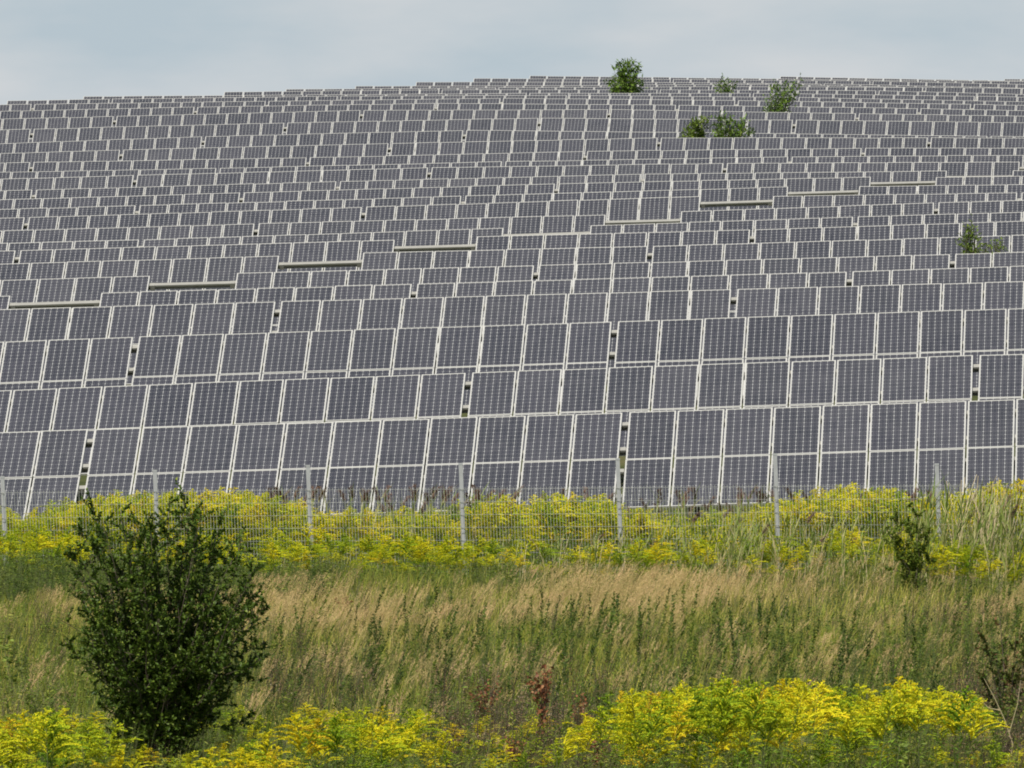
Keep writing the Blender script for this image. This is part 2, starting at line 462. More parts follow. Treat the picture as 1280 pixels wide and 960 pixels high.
def rail_mesh(n, right):
    """purlin under the panels: runs across the gap to the next table, `right` metres past the right end"""
    k = (n, round(right, 2))
    if k not in _rails:
        L = n*PT/2
        a, b = -L-0.01, L+right
        me = boxes_mesh('rail', [(a, b, -0.055, 0.055, -0.052, -0.037), (a, b, -0.055, -0.046, -0.075, -0.052),      # top flange and its lip
                                 (a, b, -0.010, 0.045, -0.150, -0.052), (a, b, -0.040, -0.010, -0.150, -0.140)] +
                        ([(a+2*L+q, a+2*L+q+0.10, -0.062, 0.060, -0.158, -0.034) for q in (0.03, right-0.11)] if right > 0.5 else []))
        me.materials.append(M_beam); me.materials.append(M_rail)
        for p_ in me.polygons:
            if 12 <= p_.index < 18: p_.material_index = 1  # web takes the darker steel: shade under the flange put into its colour
        _rails[k] = me
    return _rails[k]
def post_mesh(h):
    k = round(h, 2)
    if k not in _posts:
        me = boxes_mesh('post', [(-0.05, 0.05, -0.004, 0.004, -k, 0), (-0.05, -0.042, -0.04, -0.004, -k, 0), (0.042, 0.05, -0.04, -0.004, -k, 0)])
        me.materials.append(M_rail); _posts[k] = me
    return _posts[k]

def add(name, me, parent, M):
    o = bpy.data.objects.new(name, me)
    o.parent = parent; o.matrix_local = M
    COL.objects.link(o)
    return o

def solar_table(i, xa, n, path=0.0):
    """one table of 2 x n panels whose top left corner stands at column xa of row i; path: metres its upper rail bridges"""
    xb = walk(i, xa, n*PT)
    A, B = row_pt(i, xa), row_pt(i, xb)
    ex = (B - A).normalized()
    xm = 0.5*(xa+xb)
    az = row_A(i) + row_B(i)*(xm-640)/F*row_depth(i, xm)
    ey = Vector((math.sin(az), math.cos(az), 0)); ey = (ey - ex*ey.dot(ex)).normalized()
    ez = ex.cross(ey)
    tilt = TILT + math.radians(random.uniform(-0.5, 0.5))
    up = ey*math.cos(tilt) + ez*math.sin(tilt)
    base = (A+B)/2 - up*SLANT - ez*CLEAR
    root = bpy.data.objects.new('solar_table', None); root.empty_display_size = 0.3
    M = Matrix((ex, ey, ez)).transposed().to_4x4(); M.translation = base
    root.matrix_world = M
    COL.objects.link(root)
    T = Matrix.Translation((0, 0, CLEAR)) @ Matrix.Rotation(tilt, 4, 'X')      # table plane, origin at the middle of its low edge
    for h in range(2):
        for k in range(n):
            J = Matrix.Rotation(random.gauss(0, 0.0022), 4, 'X') @ Matrix.Rotation(random.gauss(0, 0.0016), 4, 'Y') @ Matrix.Rotation(random.gauss(0, 0.0010), 4, 'Z')
            p = add('panel', GLASS, root, T @ Matrix.Translation(((k+0.5-n/2)*PT, h*(PL+0.02)+random.gauss(0, 0.002), 0)) @ J)
            add('frame', FRAME, p, Matrix.Identity(4))
        for s in (0.40, 1.26):
            right = path if (path and h == 1 and s > 1) else GAP
            add('rail', rail_mesh(n, right), root, T @ Matrix.Translation((0, s+h*(PL+0.02), 0)))
    q = max(2, int(round(n/3)))
    for k in range(q):
        px = ((k+0.5)*n/q - n/2)*PT
        for s in (0.40, PL+1.28):
            hz = CLEAR + s*math.sin(tilt) - 0.14*math.cos(tilt)
            add('post', post_mesh(hz+0.3), root, Matrix.Translation((px, s*math.cos(tilt)+0.1*math.sin(tilt), hz)))
    return root, xa, xb

ORD = ['first','second','third','fourth','fifth','sixth','seventh','eighth','ninth','tenth','eleventh','twelfth','thirteenth','fourteenth','fifteenth','sixteenth','seventeenth']
TABLES = []
def build_row(i):
    r = ROWS[i]; spans = []
    def rightwards(x, first=11):
        n = first
        while x < 1285:
            spans.append((x, n, 0)); x = walk(i, walk(i, x, n*PT), GAP); n = 11
    def leftwards(xend, stop=-5, path=0):
        while xend > stop + 3:
            n = 11
            if r.get('begin') is not None:
                n = min(11, int(round((row_pt(i, xend) - row_pt(i, r['begin'])).length/PT)))
                if n < 1: break
            xa = walk(i, xend, -n*PT)
            spans.append((xa, n, path)); xend = walk(i, xa, -GAP); path = 0
    if 'cut' in r:
        e, b = r['cut']
        leftwards(e, path=(row_pt(i, b)-row_pt(i, e)).length); rightwards(b, 8)
    elif 'gap' in r:
        leftwards(r['gap'], r.get('begin', -5)); rightwards(walk(i, r['gap'], GAP))
    else:
        rightwards(r['begin'])
    spans.sort()
    out = []
    for xa, n, path in spans:
        o, a, b = solar_table(i, xa, n, path)
        out.append((o, a, b))
    nrow = len(ROWS)
    m = len(out)
    for k, (o, a, b) in enumerate(out):
        if i == 0: where = 'front row, two panels high, just behind the fence'
        elif i < 16: where = ORD[i] + ' row up from the fence'
        else: where = ('topmost row' if nrow-1-i == 0 else ORD[nrow-1-i] + ' row down from the crest') 
        if m == 1: pos = 'the only one in view'
        elif k == 0: pos = 'leftmost'
        elif k == m-1: pos = 'rightmost'
        else: pos = ORD[k] + ' from left'
        tag(o, 'solar table in the %s, %s' % (where, pos), 'solar table', 'solar tables on the hillside')
        TABLES.append(o)
for i in range(len(ROWS)): build_row(i)

# ------------------------------------------------------------------ vegetation: helpers
def place(N, z0, z1, x0=-70, x1=1350, zfun=None):
    """N ground points between distances z0 and z1 (in units of U metres), spread over photograph columns x0..x1"""
    x = RNG.uniform(x0, x1, N); z = RNG.uniform(z0, z1, N)
    if zfun is not None: z = z + zfun(x)
    Y = z*U; X = (x-640)/F*Y
    g = np.where(Y < YM, meadow_z(Y), 0) + bumps(X, Y)
    far = np.where(Y >= YM)[0]
    for k in far: g[k] = ground_z(float(X[k]), float(Y[k]))
    return x, z, np.stack([X, Y, g], 1)

def noise2(X, Y, size, seed):
    """smooth random field in 0..1 (value noise)"""
    r = np.random.default_rng(seed); T = r.random((64, 64))
    a, b = X/size, Y/(size*U); i, j = np.floor(a).astype(int), np.floor(b).astype(int)
    u, v = a-i, b-j; u = u*u*(3-2*u); v = v*v*(3-2*v)
    g = lambda p, q: T[p % 64, q % 64]
    return (g(i,j)*(1-u)+g(i+1,j)*u)*(1-v) + (g(i,j+1)*(1-u)+g(i+1,j+1)*u)*v

def scatter(soup, temps, pos, height, lean=None, tint=None):
    """copies of plant templates (unit height 1 m) into one soup"""
    N = len(pos); which = RNG.integers(0, len(temps), N); yaw = RNG.uniform(0, 2*math.pi, N)
    lean = np.zeros((N, 2)) if lean is None else lean
    tint = np.zeros(N) if tint is None else tint
    for k, (v, f, t, m) in enumerate(temps):
        I = np.where(which == k)[0]
        if not len(I): continue
        c, s_ = np.cos(yaw[I])[:,None], np.sin(yaw[I])[:,None]
        h = height[I][:,None]; z = v[None,:,2]
        xx = (v[None,:,0]*c - v[None,:,1]*s_)*h**0.5 + lean[I][:,0:1]*h*z**1.5
        yy = (v[None,:,0]*s_ + v[None,:,1]*c)*h**0.5 + lean[I][:,1:2]*h*z**1.5
        P = np.stack([xx, yy, z*h], 2) + pos[I][:,None,:]
        ff = f[None] + (np.arange(len(I))*len(v))[:,None,None]
        tt = np.clip(t[None] + tint[I][:,None], 0, 1)
        n = len(I)
        soup.v.append(P.reshape(-1, 3)); soup.f.append(ff.reshape(-1, 4) + soup.n)
        soup.t.append(tt.ravel()); soup.m.append(np.tile(m, n)); soup.n += n*len(v)

def rand_dirs(n, up=0.0):
    a = RNG.uniform(0, 2*math.pi, n); return np.stack([np.cos(a), np.sin(a), np.full(n, up) + RNG.normal(0, 0.25, n)], 1)

def stem(sp, pts, w, t, m=0):
    pts = np.asarray(pts); n = len(pts)
    for s_ in (np.array([1.0, 0, 0]), np.array([0, 1.0, 0])):
        ww = (w*np.linspace(1, 0.4, n))[:,None]
        v = np.stack([pts - s_*ww*0.5, pts + s_*ww*0.5], 1).reshape(-1, 3)
        f = [(2*k, 2*k+1, 2*k+3, 2*k+2) for k in range(n-1)]
        sp.add(v, f, t, m)

def flakes(pos, size):
    """tiny florets: one quad each, any way up"""
    n = len(pos); a = nrm(RNG.normal(size=(n, 3))); b = nrm(np.cross(a, RNG.normal(size=(n, 3))))
    s_ = np.asarray(size)[:,None]*0.5
    v = np.stack([pos - a*s_, pos + b*s_*0.7, pos + a*s_, pos - b*s_*0.7], 1).reshape(-1, 3)
    return v, np.arange(4*n).reshape(n, 4)

def goldenrod(kind):
    sp = Soup()
    bend = RNG.normal(0, 0.05, 2)
    ax = lambda t: np.stack([bend[0]*t**2, bend[1]*t**2, t], -1)
    stem(sp, ax(np.linspace(0, 0.97, 6)), 0.008, 0.4, 0)
    n = 44; t = RNG.uniform(0.12, 0.86, n); d = rand_dirs(n, 0.45)
    v, f, _ = leaves(ax(t), d, np.tile([0, 0, 1.0], (n, 1)) + RNG.normal(0, 0.3, (n, 3)), RNG.uniform(0.07, 0.125, n)*(1.15-0.5*t), np.full(n, 0.017))
    sp.add(v, f, np.repeat(RNG.uniform(0.2, 0.8, n), 5), 1)
    nb = 26; t0 = np.linspace(0.64, 0.99, nb); side = RNG.uniform(0, 6.28)
    P, Q, A = [], [], []
    for tt in t0:
        a = side + RNG.normal(0, 1.0) if kind else RNG.uniform(0, 6.28)
        L = (0.30*(1-tt)/0.36 + 0.035)*RNG.uniform(0.55, 1.25)
        out = np.array([math.cos(a), math.sin(a)])
        arch = lambda u: ax(np.full(len(u), tt)) + np.stack([out[0]*L*u, out[1]*L*u, L*(0.85*u - 0.55*u*u)], 1)
        k = int(6 + 34*L/0.2); u = RNG.uniform(0.08, 1, k)
        P.append(arch(u) + RNG.normal(0, 0.006, (k, 3)) + np.array([0, 0, 0.006]))
        stem(sp, arch(np.array([0, .5, 1.0])), 0.004, 0.5, 0)
        c_ = arch(np.linspace(0.05, 1.05, 5)); w_ = np.array([.010, .020, .020, .014, .002])*(0.6+2*L)
        sd = np.array([-out[1], out[0], 0.0])
        Q.append(np.stack([c_ - sd*w_[:,None]*.5, c_ + sd*w_[:,None]*.5 + np.array([0, 0, .006])], 1).reshape(-1, 3))
    P = np.concatenate(P)
    v, f = flakes(P, RNG.uniform(0.010, 0.022, len(P)))
    sp.add(v, f, np.repeat(RNG.uniform(0.25, 0.75, len(P)), 4), 2)
    for q in Q:
        sp.add(q, [(2*k, 2*k+1, 2*k+3, 2*k+2) for k in range(4)], RNG.uniform(.35, .65), 2)
    return sp.arrays()

def leafy(n=46, leaf=(0.05, 0.10), wid=0.022, spread=0.10, branches=4, up=0.35):
    sp = Soup(); allp, alld = [], []
    for b in range(branches):
        a = RNG.uniform(0, 6.28); s0 = RNG.uniform(0, 0.35); top = RNG.uniform(0.65, 1.0) if b else 1.0
        r = RNG.uniform(0.3, 1)*spread if b else 0.02
        ax = lambda t: np.stack([math.cos(a)*r*t, math.sin(a)*r*t, s0*(1-t) + top*t if b else t], -1)
        stem(sp, ax(np.linspace(0, 0.97, 4)), 0.006, 0.4, 0)
        t = RNG.uniform(0.1, 1, n//branches); allp.append(ax(t)); alld.append(rand_dirs(len(t), up))
    P, D = np.concatenate(allp), np.concatenate(alld); k = len(P)
    v, f, _ = leaves(P, D, np.tile([0, 0, 1.0], (k, 1)) + RNG.normal(0, 0.4, (k, 3)), RNG.uniform(*leaf, k), np.full(k, wid)*RNG.uniform(0.7, 1.2, k))
    sp.add(v, f, np.repeat(RNG.uniform(0.2, 0.8, k), 5), 1)
    return sp.arrays()

def spire(n=90):
    """a slim seeding stalk: short leaves low down, crowded small buds up the top half"""
    sp = Soup(); b = RNG.normal(0, 0.05, 2)
    ax = lambda t: np.stack([b[0]*t**2, b[1]*t**2, t], -1)
    stem(sp, ax(np.linspace(0, 0.98, 5)), 0.008, 0.4, 0)
    t = RNG.uniform(0.15, 1, n); d = rand_dirs(n, 0.9)
    v, f, _ = leaves(ax(t), d, RNG.normal(size=(n, 3)), RNG.uniform(0.04, 0.13, n)*(1.12-0.75*t), np.full(n, 0.020))
    sp.add(v, f, np.repeat(RNG.uniform(0.2, 0.8, n), 5), 1)
    return sp.arrays()

def dry_tuft(n=9):
    """a few thin straws with feathery heads"""
    sp = Soup()
    base = np.stack([RNG.normal(0, 0.05, n), RNG.normal(0, 0.05, n), np.zeros(n)], 1)
    h = RNG.uniform(0.65, 1.0, n); lean = RNG.normal(0, 0.10, (n, 2))
    v, f = ribbons(base, h, np.full(n, 0.005), lean, RNG.uniform(0, 3.14, n), 3, 0.5)
    t = np.repeat(RNG.uniform(0.3, 0.7, n), 8); sp.add(v, f, t, 0)
    P = []
    for k in range(n):
        u = RNG.uniform(0.74, 1.0, 16); u2 = u*1.0
        P.append(base[k] + np.stack([lean[k,0]*h[k]*u2**1.6, lean[k,1]*h[k]*u2**1.6, h[k]*u2], 1) + RNG.normal(0, 0.010, (16, 3)))
    P = np.concatenate(P); m = len(P)
    v, f = ribbons(P, RNG.uniform(0.02, 0.06, m), np.full(m, 0.007), RNG.normal(0.3, 0.3, (m, 2)), RNG.uniform(0, 3.14, m), 1, 0.6)
    sp.add(v, f, np.repeat(RNG.uniform(0.4, 0.9, m), 4), 1)
    return sp.arrays()

# ------------------------------------------------------------------ vegetation: materials
G = lambda *c: tuple(c)
M_stem = leaf_mat('green_stem', [(0, G(.07,.10,.03)), (1, G(.19,.19,.08))], trans=0)
M_gleaf = leaf_mat('goldenrod_leaf', [(0, G(.070,.150,.010)), (.5, G(.19,.32,.020)), (1, G(.36,.46,.04))], trans=.3)
M_gold = leaf_mat('goldenrod_flower', [(0, G(.18,.30,.018)), (.3, G(.40,.48,.020)), (.62, G(.76,.69,.022)), (.9, G(.78,.61,.020)), (1, G(.50,.32,.03))], rough=.8, trans=.25, spec=.1)
M_grass = leaf_mat('meadow_grass', [(0, G(.10,.165,.012)), (.35, G(.25,.30,.030)), (.6, G(.43,.38,.065)), (.8, G(.58,.45,.16)), (1, G(.68,.50,.23))], trans=.3, patch=.55)
M_straw = leaf_mat('dry_grass', [(0, G(.28,.25,.07)), (.4, G(.54,.42,.17)), (.7, G(.66,.48,.22)), (1, G(.72,.48,.26))], trans=.3, patch=.5)
M_weed = leaf_mat('weed_leaf', [(0, G(.028,.055,.006)), (.4, G(.085,.145,.013)), (.7, G(.18,.25,.026)), (1, G(.34,.34,.06))], trans=.25, patch=.7)
M_bark = leaf_mat('bark', [(0, G(.05,.04,.028)), (1, G(.13,.105,.075))], trans=0, rough=.85, patch=6)
M_bush = leaf_mat('bush_leaf', [(0, G(.026,.056,.006)), (.5, G(.070,.125,.013)), (.85, G(.15,.22,.026)), (1, G(.28,.33,.05))], trans=.28, rough=.5, spec=.32)
M_willow = leaf_mat('willow_leaf', [(0, G(.07,.14,.018)), (.6, G(.18,.29,.04)), (1, G(.32,.40,.07))], trans=.3)
M_lime = leaf_mat('lime_leaf', [(0, G(.09,.16,.02)), (1, G(.24,.31,.05))], trans=.3)
M_reed = leaf_mat('reed_leaf', [(0, G(.12,.19,.03)), (.5, G(.26,.32,.07)), (1, G(.50,.44,.19))], trans=.3)
M_cane = leaf_mat('reed_cane', [(0, G(.38,.32,.16)), (1, G(.64,.54,.34))], trans=.1)
M_plume = leaf_mat('reed_plume', [(0, G(.07,.04,.028)), (1, G(.20,.12,.085))], trans=.1)
M_dock = leaf_mat('dock_seed', [(0, G(.10,.035,.016)), (.6, G(.22,.085,.035)), (1, G(.34,.16,.06))], trans=.1)
M_dead = leaf_mat('dead_weed', [(0, G(.14,.055,.025)), (.45, G(.27,.15,.075)), (.75, G(.36,.26,.15)), (1, G(.52,.40,.29))], trans=.15, patch=.9)
M_red = leaf_mat('reddish_leaf', [(0, G(.05,.10,.014)), (.5, G(.13,.17,.03)), (.75, G(.20,.13,.05)), (1, G(.26,.09,.05))], trans=.25)

# ------------------------------------------------------------------ fence
POSTS = [(-190, 600, 67.3), (3, 596, 67.0), (194, 588, 66.7), (385.5, 582, 66.4), (577, 579.5, 66.1), (773.5, 573.5, 65.8), (970, 567.5, 65.5), (1172, 580, 65.2), (1375, 578, 64.9)]
def build_fence():
    z_at = lambda x: np.interp(x, [p[0] for p in POSTS], [p[2] for p in POSTS])
    c = pix(640, 620, z_at(640)*U); c.z = ground_z(c.x, c.y)
    root = tag(empty('mesh_fence', c), 'galvanised welded mesh fence on leaning steel posts, running through tall goldenrod', 'fence')
    tops = []
    for x, y, z in POSTS:
        p = pix(x+5, y, z*U); g = ground_z(p.x, p.y)
        h = p.z - g
        foot = Vector((p.x, p.y, g-0.2)); lean = -5.0/F*z*U*(h+0.2)/1.6
        v, f = [], []
        me = boxes_mesh('post', [(-0.032, 0.032, -0.028, 0.028, 0, h+0.18), (-0.036, 0.036, -0.032, 0.032, h+0.18, h+0.21)] +
                        [(-0.022, 0.022, -0.042, -0.030, q, q+0.035) for q in np.arange(0.5, h-0.25, 0.4)])
        for w_ in me.vertices:
            w_.co.x += lean * w_.co.z/(h+0.2)
        me.materials.append(M_post)
        o = bpy.data.objects.new('post', me); o.parent = root; o.location = foot - c; COL.objects.link(o)
        tops.append((foot, h+0.2, lean))
    for k in range(len(tops)-1):
        (a, ha, la), (b, hb, lb) = tops[k], tops[k+1]
        xm = 0.5*(POSTS[k][0]+POSTS[k+1][0])
        zt = lambda q: HC + (620-(np.interp(q, [0, 300, 640, 970, 1300], [616, 613, 611, 608, 607])))/F*z_at(q)*U
        za, zb = zt(POSTS[k][0]), zt(POSTS[k+1][0])
        d_ = (b - a); d_.z = 0; L = d_.length; d_.normalize(); nrm_ = Vector((-d_.y, d_.x, 0))
        v, f = [], []
        def bar(p, q, w, dep):
            p = Vector(p); q = Vector(q); t = (q-p).normalized()
            s1 = (d_ if abs(t.z) > 0.5 else Vector((0, 0, 1)))*w; s2 = nrm_*dep; n0 = len(v)
            for e in (p, q):
                for sx, sy in ((-1,-1),(1,-1),(1,1),(-1,1)): v.append(e + s1*sx + s2*sy - c)
            for i_ in range(4): f.append((n0+i_, n0+(i_+1)%4, n0+4+(i_+1)%4, n0+4+i_))
        off = -nrm_*0.045
        ztop = lambda u: za + (zb-za)*u
        shear = (la+lb)*0.5/(ha)
        n = int(L/0.05)
        H = 1.43
        for q in range(n+1):
            u = (q+0.3)/n
            if u > 1: continue
            P0 = a.lerp(b, u); P0.z = ztop(u)-H; P1 = P0.copy(); P1.z = ztop(u)+0.03
            P1.x += shear*H
            bar(P0+off, P1+off, 0.0020, 0.0020)
        for q in range(8):
            zz = -q*0.203
            P0 = a.copy(); P0.z = za+zz; P1 = b.copy(); P1.z = zb+zz
            sh = shear*(H+zz); P0.x += sh; P1.x += sh
            bar(P0+off-nrm_*0.0055, P1+off-nrm_*0.0045, 0.0018, 0.0018)
            bar(P0+off+nrm_*0.0055, P1+off+nrm_*0.0045, 0.0018, 0.0018)
        me = bpy.data.meshes.new('mesh_panel'); me.from_pydata([tuple(x_) for x_ in v], [], f); me.materials.append(M_wire)
        o = bpy.data.objects.new('mesh_panel', me); o.parent = root; COL.objects.link(o)
build_fence()
fence_z = lambda x: np.interp(x, [p[0] for p in POSTS], [p[2] for p in POSTS])

# ------------------------------------------------------------------ meadow
def heights_for(x, z, pos, tops_x, tops_y, drop, lo, hi):
    """plant height that reaches the skyline of its thicket, less a random drop"""
    yt = np.interp(x, tops_x, tops_y) + drop
    return np.clip(HC + (YH-yt)/F*z*U - pos[:,2], lo, hi)

# low grass everywhere
sp = Soup()
for N, z0, z1, h0, h1, w in ((26000, 41, 52, .14, .42, .011), (26000, 52, 60, .18, .46, .010), (20000, 60, 69.5, .18, .42, .010)):
    x, z, p = place(N, z0, z1)
    cl = noise2(p[:,0], p[:,1], 0.9, 3)
    h = RNG.uniform(h0, h1, N)*(0.55+0.8*cl)
    lean = RNG.normal(0, .38, (N, 2)); lean[:,0] += 0.18
    v, f = ribbons(p, h, np.full(N, w), lean, RNG.uniform(0, 3.14, N), 3)
    dry = np.interp(z, [41, 50, 55, 58, 61, 63, 65], [.34, .36, .42, .50, .48, .34, .28]) + 0.45*(noise2(p[:,0], p[:,1], 1.7, 5)-0.5) - 0.22*(x < 300)*(z > 58)
    sp.add(v, f, np.repeat(np.clip(dry + RNG.normal(0, .16, N), 0, 1), 8))
tag(link('meadow_grass', sp.mesh('meadow_grass'), [M_grass]), kind='stuff')

# dry, feathery grass
sp = Soup(); T = [dry_tuft() for _ in range(8)]
for N, z0, z1, xa, xb, h0, h1 in ((1350, 56.5, 62.2, 300, 1350, .32, .58), (420, 59, 63.0, 640, 1180, .40, .62), (260, 54.0, 61, -60, 320, .30, .50), (420, 50, 57.0, 250, 1350, .30, .58), (150, 44, 51, -60, 1350, .4, .7)):
    x, z, p = place(N, z0, z1, xa, xb)
    keep = RNG.random(N) < np.clip(3.2*noise2(p[:,0], p[:,1]/1.6, 1.9, 9) - 1.0, .06, 1)
    x, z, p = x[keep], z[keep], p[keep]; n = len(x)
    lean = RNG.normal(0, .12, (n, 2)); lean[:,0] += 0.38
    scatter(sp, T, p, RNG.uniform(h0, h1, n), lean, RNG.normal(-.05, .14, n))
tag(link('dry_grass', sp.mesh('dry_grass'), [M_straw, M_straw]), kind='stuff')

# leafy weeds of the meadow and along the fence
sp = Soup(); T = [leafy() for _ in range(5)] + [leafy(60, (0.03, 0.06), 0.012, 0.16, 6) for _ in range(4)] + [spire(60) for _ in range(3)]
for N, z0, z1, xa, xb, h0, h1, tn in ((2000, 46.0, 56.5, 230, 1350, .22, .58, -.06), (260, 46.5, 55.5, 230, 1350, .5, .8, -.2), (380, 54, 60, 850, 1350, .25, .5, .12), (520, 56.5, 62.5, 260, 1350, .25, .52, .06), (620, 60.8, 65.2, -60, 700, .25, .50, .10),
                                  (420, 58.5, 64, -60, 330, .40, .70, -.08), (560, 45, 56, -60, 330, .3, .62, .12), (1100, 40.0, 45.5, -60, 1350, .5, .9, .16), (200, 43, 47, -60, 1350, .7, 1.05, .05), (220, 48, 58, 1130, 1350, .5, .9, -.05),
                                  (620, 63.5, 69.2, -60, 1350, .35, .8, .12), (330, 60.5, 65.3, -60, 1350, .35, .75, .15)):
    x, z, p = place(N, z0, z1, xa, xb)
    keep = RNG.random(N) < 0.2 + 1.2*noise2(p[:,0], p[:,1], 1.2, 21)
    p = p[keep]; n = len(p)
    lean = RNG.normal(0, .12, (n, 2)); lean[:,0] += 0.12
    scatter(sp, T, p, RNG.uniform(h0, h1, n), lean, RNG.normal(tn, .13, n))
TB = [leafy(110, (.05, .11), .034, .34, 9, .15) for _ in range(6)]
for N, z0, z1, xa, xb, h0, h1, tn in ((240, 46, 57, 230, 1350, .22, .48, -.04), (130, 57, 63, -60, 1350, .20, .42, .05), (150, 59.5, 64.6, -60, 420, .3, .62, .0), (110, 45, 56, -60, 260, .3, .6, .1)):
    x, z, p = place(N, z0, z1, xa, xb)
    scatter(sp, TB, p, RNG.uniform(h0, h1, N), RNG.normal(.05, .12, (N, 2)), RNG.normal(tn, .20, N))
TS = [spire(110) for _ in range(5)]
x, z, p = place(330, 47.5, 57.5, 330, 1300)
k = RNG.random(330) < np.clip(2.2*noise2(p[:,0], p[:,1], 1.3, 91) - .3, 0, 1); n = k.sum()
scatter(sp, TS, p[k], RNG.uniform(.45, .85, n), RNG.normal(.12, .12, (n, 2)), RNG.normal(-.25, .12, n))
tag(link('meadow_weeds', sp.mesh('meadow_weeds'), [M_stem, M_weed]), kind='stuff')

# dead, seeding weeds
sp = Soup(); T = [leafy(80, (.015, .04), .014, .20, 7) for _ in range(5)]
for N, x0, x1, z0, z1, h0, h1 in ((90, 540, 780, 45.5, 51, .45, .8), (130, 530, 765, 43.2, 46.8, .5, .95), (70, 330, 470, 47.5, 53, .4, .7), (50, 1120, 1260, 53, 58, .4, .6), (150, 1180, 1345, 42, 49, .6, 1.05), (40, 250, 460, 57, 62, .35, .55), (40, -60, 90, 47, 57, .4, .7), (90, 250, 1340, 47, 58, .4, .7)):
    x, z, p = place(N, z0, z1, x0, x1); lean = RNG.normal(0, .12, (N, 2)); lean[:,0] += .12
    scatter(sp, T, p, RNG.uniform(h0, h1, N), lean, RNG.normal(0, .16, N))
tag(link('dead_weeds', sp.mesh('dead_weeds'), [M_bark, M_dead]), kind='stuff')

# goldenrod behind the fence
GT = [goldenrod(k % 2) for k in range(9)]
sp = Soup()
N = 1900
x, z, p = place(N, 0.25, 2.6, -60, 1345, fence_z)
z = np.minimum(z, 69.3); p[:,1] = z*U; p[:,0] = (x-640)/F*p[:,1]; p[:,2] = [ground_z(a, b) for a, b in p[:,:2]]
drop = np.abs(RNG.normal(0, 30, N))**1.0 + np.abs(RNG.normal(0, 6, N)) - 4
h = heights_for(x, z, p, [0, 60, 120, 200, 270, 330, 400, 470, 560, 610, 660, 700, 740, 800, 850, 930, 1000, 1050, 1110, 1170, 1240, 1290],
                [632, 628, 616, 612, 612, 616, 634, 636, 630, 614, 624, 614, 622, 636, 640, 634, 612, 604, 610, 620, 602, 600], drop, .45, 1.5)
dens = np.where((x > 800) & (x < 960), .6, np.where(x > 1100, .9, 1.0))
k = RNG.random(N) < dens*(0.45 + 0.8*noise2(p[:,0], p[:,1], 1.1, 33))
n = k.sum(); lean = RNG.normal(0, .10, (n, 2)); lean[:,0] += .08
scatter(sp, GT, p[k], h[k], lean, RNG.normal(-0.03, .20, n))
N = 900                                              # lower plants on the near side of the fence
x, z, p = place(N, -3.0, -0.2, -60, 1345, fence_z)
k = RNG.random(N) < (0.15 + 1.0*noise2(p[:,0], p[:,1], 1.3, 51))*np.where(x > 640, .95, 1)
n = k.sum(); lean = RNG.normal(0, .10, (n, 2)); lean[:,0] += .08
scatter(sp, GT, p[k], RNG.uniform(.35, .78, n), lean, RNG.normal(-.08, .18, n))
tag(link('goldenrod_belt', sp.mesh('goldenrod_belt'), [M_stem, M_gleaf, M_gold]), kind='stuff')

# goldenrod in the foreground
sp = Soup()
N = 860
x, z, p = place(N, 41.5, 46.4, -60, 1345)
drop = np.where(RNG.random(N) < np.where(x < 620, .5, .66), np.abs(RNG.normal(0, 20, N)) - 4, RNG.uniform(10, 90, N))
h = heights_for(x, z, p, [0, 60, 130, 200, 280, 350, 430, 500, 560, 640, 700, 740, 800, 860, 950, 1060, 1110, 1170, 1215, 1250, 1290],
                [888, 884, 905, 950, 925, 898, 890, 884, 905, 915, 905, 876, 864, 856, 848, 860, 850, 856, 872, 930, 960], drop, .5, 1.55)
k = RNG.random(N) < np.where((x > 130) & (x < 260), .3, np.where((x > 540) & (x < 735), .62, np.where(x > 1215, .22, .8)))*np.clip(2.2*noise2(p[:,0], p[:,1], .6, 71) - .25, .08, 1)
n = k.sum(); lean = RNG.normal(0, .10, (n, 2)); lean[:,0] += .10
scatter(sp, GT, p[k], h[k], lean, RNG.normal(-.06, .22, n))
tag(link('goldenrod_thicket', sp.mesh('goldenrod_thicket'), [M_stem, M_gleaf, M_gold]), kind='stuff')

# reeds in front of and among the fence on the right
def reed(head):
    sp = Soup(); b = RNG.normal(0, .05, 2)
    ax = lambda t: np.stack([b[0]*t**2, b[1]*t**2, t], -1)
    stem(sp, ax(np.linspace(0, .98, 6)), 0.012, RNG.uniform(.2, 1), 1)
    n = 13; t = np.linspace(.15, .85, n) + RNG.normal(0, .02, n); d = rand_dirs(n, 1.0)
    base = ax(t); yaw = np.arctan2(d[:,1], d[:,0]) + 1.57
    L = RNG.uniform(.22, .38, n); ln = nrm(d)[:,:2]*RNG.uniform(.5, 1.2, (n, 1))
    v, f = ribbons(base, L, np.full(n, .022), ln, yaw, 4)
    sp.add(v, f, np.repeat(RNG.uniform(.1, .8, n), 10), 0)
    if head:
        k = 130; u = RNG.uniform(0, 1, k); P = ax(.90 + .17*u) + np.stack([.10*u**1.5 + RNG.normal(0, .018, k), RNG.normal(0, .018, k), np.zeros(k)], 1)
        v, f = ribbons(P, RNG.uniform(.02, .05, k), np.full(k, .011), RNG.normal(.5, .4, (k, 2)), RNG.uniform(0, 3.14, k), 1, .7)
        sp.add(v, f, np.repeat(RNG.uniform(.1, .9, k), 4), 2)
    return sp.arrays()
sp = Soup(); RT = [reed(False) for _ in range(6)]
for N, z0, z1, xa, xb, h0, h1 in ((90, 63.0, 65.1, 600, 960, .5, .95), (150, 62.2, 65.2, 880, 1350, .5, 1.1), (90, 62.5, 65, 1130, 1350, .9, 1.6)):
    x, z, p = place(N, z0, z1, xa, xb)
    lean = RNG.normal(0, .10, (N, 2)); lean[:,0] += .12
    scatter(sp, RT, p, RNG.uniform(h0, h1, N), lean, RNG.normal(0, .12, N))
RH = [reed(True) for _ in range(5)]
x, z, p = place(46, .4, 2.0, 330, 640, fence_z)
